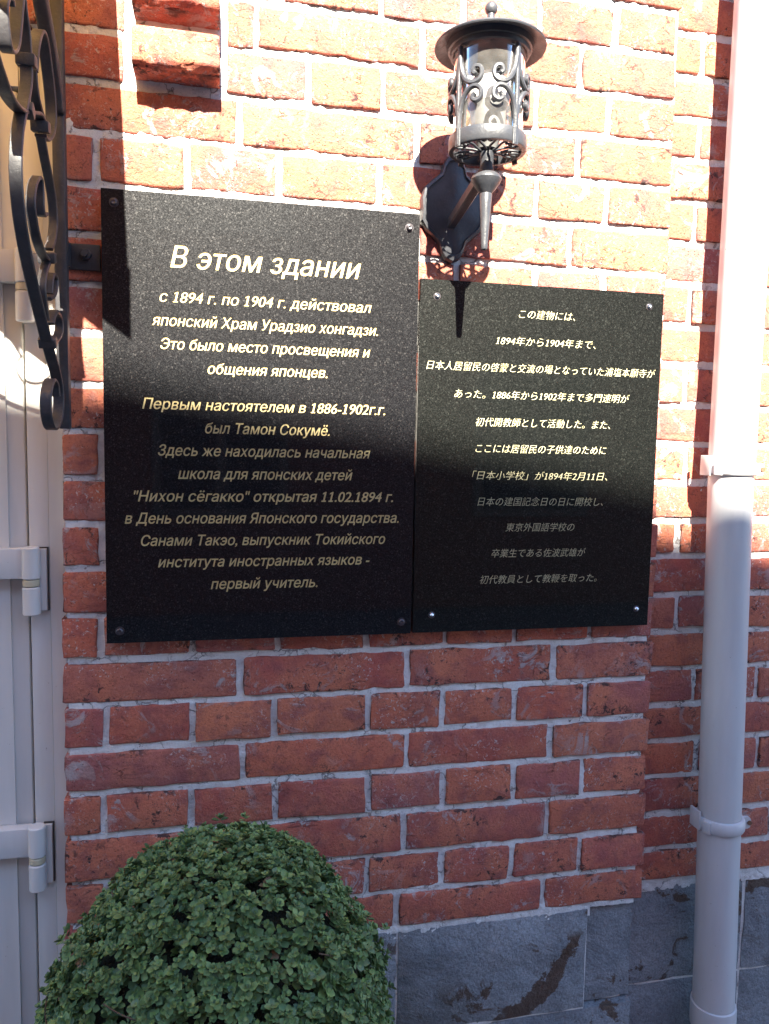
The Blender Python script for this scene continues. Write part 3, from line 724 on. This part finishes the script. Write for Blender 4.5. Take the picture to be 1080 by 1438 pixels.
for q in range(4):
    az = vd+math.radians(43)+q*math.pi/2
    post = mesh('cage_post', *sweep([cyl_pt(az, 1.968+i*.1165/8, .0487+.0012*math.sin(i/8*math.pi)) for i in range(9)], rrect(.0058, .0056, .0012), radial), M['lamp'], ln)
    cl = []
    for s in (-1, 1):
        up_ = [(0, 2.078), (.0008, 2.066), (.003, 2.053), (.008, 2.0425), (.015, 2.0372), (.0225, 2.0380), (.0265, 2.0440), (.0250, 2.0515), (.0195, 2.0530), (.0172, 2.0480), (.0200, 2.0452)]
        lo_ = [(0, 1.990), (.0006, 2.002), (.0022, 2.013), (.0062, 2.0235), (.0125, 2.0310), (.0200, 2.0330), (.0258, 2.0285), (.0262, 2.0210), (.0212, 2.0172), (.0170, 2.0200), (.0185, 2.0238)]
        for L_ in (up_, lo_):
            P = catmull([cyl_pt(az+s*x*1.16/CR, 2.035+(z-2.035)*1.10, CR+.0006) for x, z in L_], 5)
            cl.append(sweep(P, rrect(.0064, .0058, .0016), radial))
            cl.append(([cyl_pt(az+s*L_[-1][0]*1.16/CR, 2.035+(L_[-1][1]-2.035)*1.10, CR+.0006)+v for v in (Vector((.0042,0,0)),Vector((-.0042,0,0)),Vector((0,.0042,0)),Vector((0,-.0042,0)),Vector((0,0,.0042)),Vector((0,0,-.0042)))],
                       [(0,2,4),(2,1,4),(1,3,4),(3,0,4),(2,0,5),(1,2,5),(3,1,5),(0,3,5)]))
    mesh('scroll', *merge(cl), M['lamp'], post, smooth=True).data.set_sharp_from_angle(angle=math.radians(40))
    mesh('post_foot', *sweep([cyl_pt(az, 1.9665, .0497), cyl_pt(az, 1.9895, .0497)], rrect(.0030, .0092, .001), radial), M['lamp'], post)
sp = []
for q in range(6):
    a = vd+q*math.pi/3; d = Vector((math.cos(a), math.sin(a), 0)); e = Vector((-d.y, d.x, 0)); d = d*LK; e = e*LK; o = Vector((LX, LY, zl(1.9745)))
    for s in (-1, 1):
        sp.append(sweep(catmull([o+d*r+e*s*t+Vector((0, 0, zz)) for r, t, zz in ((.006, .001, -.004), (.016, .003, -.002), (.026, .0085, 0), (.036, .0115, 0), (.0455, .0095, 0))], 4), circ(.0017, 6), lambda p, t: Vector((0, 0, 1))))
        sp.append(sweep(catmull([o+d*r+e*s*t for r, t in ((.0455, .004), (.038, .0035), (.033, .0015), (.029, .004), (.032, .0065))], 4), circ(.0016, 6), lambda p, t: Vector((0, 0, 1))))
mesh('base_grille', *merge(sp), M['lamp'], ln, smooth=True)
# arm from the back plate to the neck
mesh('arm', *sweep([Vector((.341, -.010, 1.931)), Vector((LX+.002, LY+.010, zl(1.9520)))], rrect(.013, .016, .002), lambda p, t: Vector((1, 0, 0))), M['lamp'], ln)
def plate_outline(s):
    half = [(0, 2.035), (.010, 2.032), (.016, 2.022), (.020, 2.008), (.034, 1.996), (.046, 1.985), (.0505, 1.968), (.0490, 1.950), (.0500, 1.935), (.042, 1.922), (.030, 1.912), (.021, 1.903), (.017, 1.890), (.010, 1.880), (0, 1.876)]
    zc = 1.956
    r = [(x*s, zc+(z-zc)*s) for x, z in half]
    return r+[(-x, z) for x, z in r[-2:0:-1]]
prof = [(1.0, .0), (1.0, -.010), (.97, -.0145), (.90, -.0165), (.87, -.0140), (.60, -.0175), (.2, -.020)]
V, F = [], []; n = len(plate_outline(1)); PXC = .3455
for s, y in prof:
    for x, z in plate_outline(s): V.append((PXC+x, y+.001, z))
for j in range(len(prof)-1):
    for i in range(n): F.append((j*n+i, (j+1)*n+i, (j+1)*n+(i+1) % n, j*n+(i+1) % n))
F.append(tuple(range((len(prof)-1)*n, len(prof)*n))[::-1])
bp = mesh('back_plate', V, F, M['lamp'], ln, smooth=True); bp.data.set_sharp_from_angle(angle=math.radians(30))

# ------------------------------------------------------------------ wrought iron bracket and canopy
BX = -.213
IR = {
    'S': [(.2450, 2.175), (.2400, 2.118), (.2281, 2.0689), (.2141, 2.047), (.2075, 2.0234), (.2067, 1.9973), (.2185, 1.9733), (.2364, 1.9474), (.254, 1.9186), (.2632, 1.8825), (.2576, 1.8476), (.2395, 1.815), (.2103, 1.7829), (.1715, 1.7494), (.1397, 1.7243), (.1094, 1.7015), (.081, 1.6814), (.0649, 1.6592), (.0674, 1.6326), (.0918, 1.6133), (.122, 1.611), (.1407, 1.6283), (.1384, 1.653), (.1164, 1.6704), (.0956, 1.6665), (.0881, 1.6522)],
    'curl_top': [(.2291, 2.0901), (.2375, 2.0639), (.2492, 2.0327), (.2601, 2.0082), (.2753, 1.9939), (.2917, 1.9903), (.3009, 2.0036), (.3043, 2.022), (.2925, 2.0383), (.2816, 2.042), (.2767, 2.0377)],
    'loop': [(.1783, 2.0175), (.1688, 2.0454), (.1526, 2.069), (.133, 2.0834), (.1144, 2.0793), (.0967, 2.0581), (.0825, 2.0343), (.0768, 2.0062), (.0917, 1.9804), (.1214, 1.9626), (.1407, 1.9605)],
    'loop2': [(.1782, 2.0191), (.1698, 1.9976), (.153, 1.9869), (.1387, 1.9819), (.1281, 1.9736)],
    'curl_left': [(.352, 1.9676), (.3348, 1.9576), (.3159, 1.9509), (.296, 1.9445), (.2688, 1.9445), (.2392, 1.95), (.2068, 1.9614), (.1827, 1.9702), (.1574, 1.9786), (.1354, 1.9774)],
    'crib': [(.1409, 1.9588), (.1234, 1.9417), (.1011, 1.9235), (.0821, 1.903), (.0759, 1.878), (.0868, 1.8528), (.1094, 1.8341)],
    'curl_mid': [(.1299, 1.872), (.1458, 1.8659), (.1525, 1.874), (.1532, 1.8933), (.158, 1.9041), (.1723, 1.9004), (.1906, 1.8853), (.1993, 1.8645), (.1908, 1.8471), (.1747, 1.8311), (.15, 1.8204), (.127, 1.818)],
    's1': [(.119, 1.818), (.1446, 1.7963), (.154, 1.7775), (.1479, 1.7617), (.1381, 1.7418)],
    's2': [(.1146, 1.7788), (.109, 1.7948), (.0954, 1.8063), (.0784, 1.8035), (.084, 1.7906), (.0979, 1.7791), (.1235, 1.7702)],
    's3': [(.1098, 1.7416), (.1005, 1.7519), (.0823, 1.7619), (.0603, 1.758), (.0523, 1.7451), (.0674, 1.731), (.0949, 1.7202), (.1125, 1.7127)]}
br = empty('iron_bracket', (BX, 0, 1.6), 'dark wrought iron scrolled canopy bracket bolted beside the door', 'bracket')
for k_, L_ in IR.items():
    P = catmull([Vector((BX, -h, z)) for h, z in L_], 6)
    w_ = .0138 if k_ in ('S', 'loop', 'curl_top', 'curl_left') else .0112
    o = mesh('scroll', *sweep(P, rrect(w_, .0042, .0011), lambda p, t: Vector((1, 0, 0))), M['iron'], br, smooth=True)
    o.data.set_sharp_from_angle(angle=math.radians(40))
for k_, L_ in {'a': [(.43, 2.163), (.30, 2.183), (.15, 2.203), (.0427, 2.212)], 'b': [(.30, 2.180), (.1501, 2.1337), (.1173, 2.1168), (.0779, 2.0874), (.0475, 2.0561), (.033, 2.030)]}.items():
    P = catmull([Vector((BX, -h, z)) for h, z in L_], 5)
    mesh('brace', *sweep(P, rrect(.018, .012, .003), lambda p, t: Vector((1, 0, 0))), M['iron'], br, smooth=True)
box('wall_bar', BX-.0085, BX+.0080, -.034, -.018, 1.6105, 2.19, M['iron'], br, .003)
for h, z, a_ in ((.205, 2.017, .1), (.220, 1.9577, -.5), (.1398, 1.9708, .2), (.1187, 1.8216, .3), (.1244, 1.7175, .6)):
    b = box('collar', -.0105, .0105, -.0075, .0075, -.0065, .0065, M['iron'], br, .0018)
    b.location = Vector((BX, -h, z))-world_loc(br); b.rotation_euler[0] = a_
tb = box('wall_tab', -.212, -.1655, -.0075, -.001, 1.8315, 1.8675, M['iron'], br, .002)
mesh('tab_neck', *box_vf(-.2125, -.2045, -.020, -.0075, 1.834, 1.866), M['iron'], tb)
V, F = [], []
for j, (r, y) in enumerate(((.0085, -.0070), (.0085, -.0120), (.0072, -.0128))):
    for i in range(6): V.append((-.1850+r*math.cos(i*math.pi/3), y, 1.8525+r*math.sin(i*math.pi/3)))
for j in range(2):
    for i in range(6): F.append((j*6+i, (j+1)*6+i, (j+1)*6+(i+1) % 6, j*6+(i+1) % 6))
F.append(tuple(range(12, 18))); mesh('nut', V, F, M['iron'], tb)
mesh('bolt_end', *sweep([Vector((-.185, -.011, 1.8525)), Vector((-.185, -.0185, 1.8525))], circ(.0042, 12), lambda p, t: Vector((1, 0, 0))), M['iron'], tb)

can = empty('door_canopy', (-.75, 0, 2.22), 'unseen door canopy with a toothed edge shaped for its shadow, carried by the scrolled bracket', 'canopy')
A0, A1 = Vector((-.1435, -.0, 2.240)), Vector((-.1480, -.45, 2.170))
B0, B1 = Vector((-1.42, 0, 2.240)), Vector((-1.38, -.45, 2.170))
T = Vector((0, 0, .004))
mesh('canopy_sheet', [A0, A1, B1, B0, A0+T, A1+T, B1+T, B0+T], [(0,1,2,3),(4,7,6,5),(0,4,5,1),(1,5,6,2),(2,6,7,3),(3,7,4,0)], M['canopy'], can)
T2 = 10; per = .118; zt = 2.079  # unseen teeth, shaped to cast the sawtooth shadow on plaque and door
for i in range(T2):
    xr = A1.x+.0025-i*per; xl = xr-per+.001
    P2 = [(xr, zt+.100), (xr, zt+.002), (xl, zt+.088), (xl, zt+.100)]
    V = [(x, -.451, z) for x, z in P2]+[(x, -.454, z) for x, z in P2]
    mesh('shadow_tooth', V, [(0,1,2,3),(7,6,5,4),(0,4,5,1),(1,5,6,2),(2,6,7,3),(3,7,4,0)], M['sheet'], can)
# unseen scroll added under the canopy to cast ring shadows on the door
orn = []
ox, oz, oy = -.262-.05*.41, 1.70+.80*.41, -.38
orn.append(sweep([Vector((ox+.026*math.cos(a*math.pi/16), oy, oz+.024*math.sin(a*math.pi/16))) for a in range(33)], rrect(.004, .0036, .001), lambda p, t: Vector((0, 1, 0)), caps=False))
orn.append(sweep(catmull([Vector((ox-.115, oy, oz+.075)), Vector((ox-.10, oy, oz+.02)), Vector((ox-.06, oy, oz-.035)), Vector((ox, oy, oz-.062)), Vector((ox+.03, oy, oz-.060))], 6), rrect(.004, .005, .001), lambda p, t: Vector((0, 1, 0))))
orn.append(sweep([Vector((ox-.02, oy, oz+.018)), Vector((ox-.10, oy, 2.178))], rrect(.006, .004, .001), lambda p, t: Vector((0, 1, 0))))
mesh('shadow_scroll', *merge(orn), M['iron'], can)

# ------------------------------------------------------------------ shrub
def leaf_vf(L, Wd, cup):
    P = [(0, 0, 0), (.30*L, .42*Wd, cup*.55), (.62*L, .50*Wd, cup), (.87*L, .23*Wd, cup*.8), (L, 0, cup*.25), (.87*L, -.23*Wd, cup*.8), (.62*L, -.50*Wd, cup), (.30*L, -.42*Wd, cup*.55), (.35*L, 0, -.06*L), (.70*L, 0, -.04*L)]
    return P, [(0,8,1),(1,8,9,2),(2,9,3),(3,9,4),(0,7,8),(7,6,9,8),(6,5,9),(5,4,9)]
def rosette(sd):
    r = random.Random(sd); V, F, tn = [], [], []
    a = r.uniform(0, 6.28); sc = r.uniform(.85, 1.15)
    for lv, (L, el, zz) in enumerate(((.0118, .12, 0), (.0105, .38, .0022), (.0078, .72, .0040), (.0045, 1.10, .0052))):
        for s in (0, math.pi):
            if r.random() < .08: continue
            az = a+s+lv*math.pi/2+r.uniform(-.3, .3); e = el+r.uniform(-.22, .22); L2 = L*sc*r.uniform(.85, 1.15)
            P, Q = leaf_vf(L2, L2*r.uniform(.70, .88), L2*r.uniform(.05, .2))
            roll = r.uniform(-.25, .25)
            R = Matrix.Rotation(az, 3, 'Z') @ Matrix.Rotation(-e, 3, 'Y') @ Matrix.Rotation(roll, 3, 'X')
            n = len(V); V += [R @ Vector(p)+Vector((0, 0, zz)) for p in P]; F += [tuple(i+n for i in f) for f in Q]
            t = min(.97, max(0, .18+lv*.16+r.uniform(-.16, .2)))
            tn += [t]*len(P)
    return [tuple(v) for v in V], F, tn
protos = []
for i in range(14):
    V, F, tn = rosette(100+i); me = bpy.data.meshes.new('leaf_sprig'); me.from_pydata(V, [], F); me.shade_smooth()
    at = me.attributes.new('tint', 'FLOAT', 'POINT'); at.data.foreach_set('value', tn); me.materials.append(M['leaf'])
    protos.append((me, np.array(V), F, np.array(tn)))
SC = Vector((.000, -.285, 0)); HZ0 = .765
def shrub_r(z):
    if z > HZ0: t = min(1, (z-HZ0)/.358); return .212*max(0, 1-t**2.6)**(1/2.15)
    t = (HZ0-z)/.62; return .204*(1-.35*max(0, t)**2)
def lump(a, z): return 1+.065*noise.noise(Vector((math.cos(a)*3, math.sin(a)*3, z*14)))+.045*noise.noise(Vector((math.cos(a)*8, math.sin(a)*8, z*34)))
def shrub_pt(a, t):
    """t in 0..1 from top to bottom, even in surface area."""
    return a, t
tab = []; z = 1.1229; acc = 0; prev = (0, 1.1230)
while z > .22:
    r_ = shrub_r(z); acc += math.hypot(r_-prev[0], z-prev[1])*(r_+prev[0])/2*(1 if z > .72 else .45); tab.append((acc, z)); prev = (r_, z); z -= .0025
accs = np.array([t[0] for t in tab]); zs = np.array([t[1] for t in tab])
sh = empty('shrub', (SC.x, SC.y, 0), 'clipped dome of small round green leaves below the larger plaque', 'shrub')
cand = []
N = 15500
for i in range(N):
    a = random.uniform(0, 2*math.pi); z = float(np.interp(random.uniform(0, accs[-1]), accs, zs))
    dz = .004; dr = (shrub_r(z+dz)-shrub_r(z-dz))/(2*dz)
    nrm = Vector((math.cos(a), math.sin(a), -dr)).normalized() if z < 1.120 else Vector((0, 0, 1))
    depth = random.random()**1.6*.022*(-1) + (random.random() < .10)*random.uniform(0, .013)
    gap = noise.noise(Vector((math.cos(a)*.204*26, math.sin(a)*.204*26, z*26)))
    if gap > .27 and random.random() < .85: depth -= .024
    rr = shrub_r(z)*lump(a, z)
    p = Vector((SC.x+rr*math.cos(a), SC.y+rr*math.sin(a), z))+nrm*depth
    d = (nrm*1.0+Vector((0, 0, .55))+Vector([random.gauss(0, .42) for _ in range(3)])).normalized()
    cand.append((p, d, random.uniform(0, 6.28), random.choice((random.uniform(.5, .75), random.uniform(.68, 1.0))), random.randrange(14), depth))
camp = Vector((0, -DCAM, ZCAM))
def score(c):
    v = (c[0]-camp); n = Vector((c[0].x-SC.x, c[0].y-SC.y, .12)).normalized()
    return v.length-(0.0 if n.dot(-v.normalized()) > .25 else -5)-c[5]*6+(9 if c[0].z < .80 else 0)
cand.sort(key=score)
def frame_of(d, rot):
    q = d.to_track_quat('Z', 'Y'); return q @ Matrix.Rotation(rot, 3, 'Z').to_quaternion()
for c in cand[:300]:
    o = bpy.data.objects.new('leaf_sprig', protos[c[4]][0]); C.objects.link(o); o.parent = sh
    o.location = c[0]-Vector(sh.location); o.rotation_mode = 'QUATERNION'; o.rotation_quaternion = frame_of(c[1], c[2]); o.scale = (c[3],)*3
VV, FF, TT = [], [], []; nv = 0
for c in cand[300:]:
    me, V, F, tn = protos[c[4]]
    R = np.array(frame_of(c[1], c[2]).to_matrix())*c[3]
    VV.append(V @ R.T + np.array(c[0]-Vector(sh.location))); FF += [tuple(i+nv for i in f) for f in F]; nv += len(V)
    t = np.clip(tn+random.uniform(-.22, .25), 0, .975)
    if random.random() < .009: t = np.full_like(tn, 1.0)
    TT.append(t)
VV = np.concatenate(VV); TT = np.concatenate(TT)
me = bpy.data.meshes.new('foliage'); me.from_pydata(VV.tolist(), [], FF); me.shade_smooth()
at = me.attributes.new('tint', 'FLOAT', 'POINT'); at.data.foreach_set('value', TT)
fo = obj_me('foliage', me, M['leaf'], sh); fo['kind'] = 'stuff'
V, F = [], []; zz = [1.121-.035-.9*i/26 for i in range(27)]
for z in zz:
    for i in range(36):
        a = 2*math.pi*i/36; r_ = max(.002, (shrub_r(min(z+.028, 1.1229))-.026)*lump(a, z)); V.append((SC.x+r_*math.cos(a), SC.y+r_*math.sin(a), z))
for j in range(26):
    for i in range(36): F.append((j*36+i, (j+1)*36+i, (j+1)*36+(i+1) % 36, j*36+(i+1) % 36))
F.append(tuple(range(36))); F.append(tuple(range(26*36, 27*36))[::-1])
mesh('dark_core', V, F, M['core'], sh, smooth=True)  # solid core added to close the foliage, dark like the shade between leaves
mesh('trunk', *sweep([Vector((SC.x, SC.y, -.01)), Vector((SC.x+.006, SC.y, .15)), Vector((SC.x, SC.y, .4))], circ(.022, 10), lambda p, t: Vector((1, 0, 0))), M['twig'], sh, smooth=True)
for i in range(14):
    a = vd+random.uniform(-1.6, 1.6); z = random.uniform(.86, 1.10); r_ = shrub_r(z)*lump(a, z)+.002
    p = Vector((SC.x+r_*math.cos(a), SC.y+r_*math.sin(a), z)); t = Vector((-math.sin(a), math.cos(a), random.uniform(-.8, .8)))*random.uniform(.015, .035)
    mesh('twig', *sweep(catmull([p-t, p+Vector((math.cos(a), math.sin(a), .4))*.003, p+t], 3), circ(.0008, 5), lambda p, t: Vector((0, .3, 1))), M['twig'], sh)

# ------------------------------------------------------------------ the building across the yard: it shades the foot of the wall
fb = empty('brick_building', (0, -10, 0), 'gabled red brick building mirrored faintly in the black plaques', 'building')
def roofz(x): return 6.447-.185*(x+.31) if x > -7 else 6.447+.185*6.69-.3*(-7-x)
X = [-12, -7, 9]; V = [(x, y, z) for y in (-6, -13) for x in X for z in (0, roofz(x)-.06)]
F = [(0,1,3,2),(2,3,5,4),(6,8,9,7),(8,10,11,9),(0,6,7,1),(4,5,11,10)]
mesh('gable_wall', V, F, M['farbrick'], fb)
V = [(x, y, z+dz) for dz in (-.06, 0) for y in (-6, -13.2) for x in (-12.2, -7, 9.2) for z in (roofz(x),)]
F = [(0,1,4,3),(1,2,5,4),(9,10,7,6),(10,11,8,7),(0,6,7,1),(1,7,8,2),(3,4,10,9),(4,5,11,10),(0,3,9,6),(2,8,11,5)]
mesh('roof', V, F, M['farroof'], fb)
for x in (-9, -6, -3, 0, 3, 6):
    for z0, z1 in ((.9, 2.3), (3.4, 4.8)):
        wnd = mesh('window', *box_vf(x-.6, x+.6, -6.0, -5.96, z0, z1), M['farwhite'], fb)
        for dx in (-.52, .05): mesh('pane', *box_vf(x+dx, x+dx+.47, -5.962, -5.945, z0+.08, z1-.08), M['farglass'], wnd)
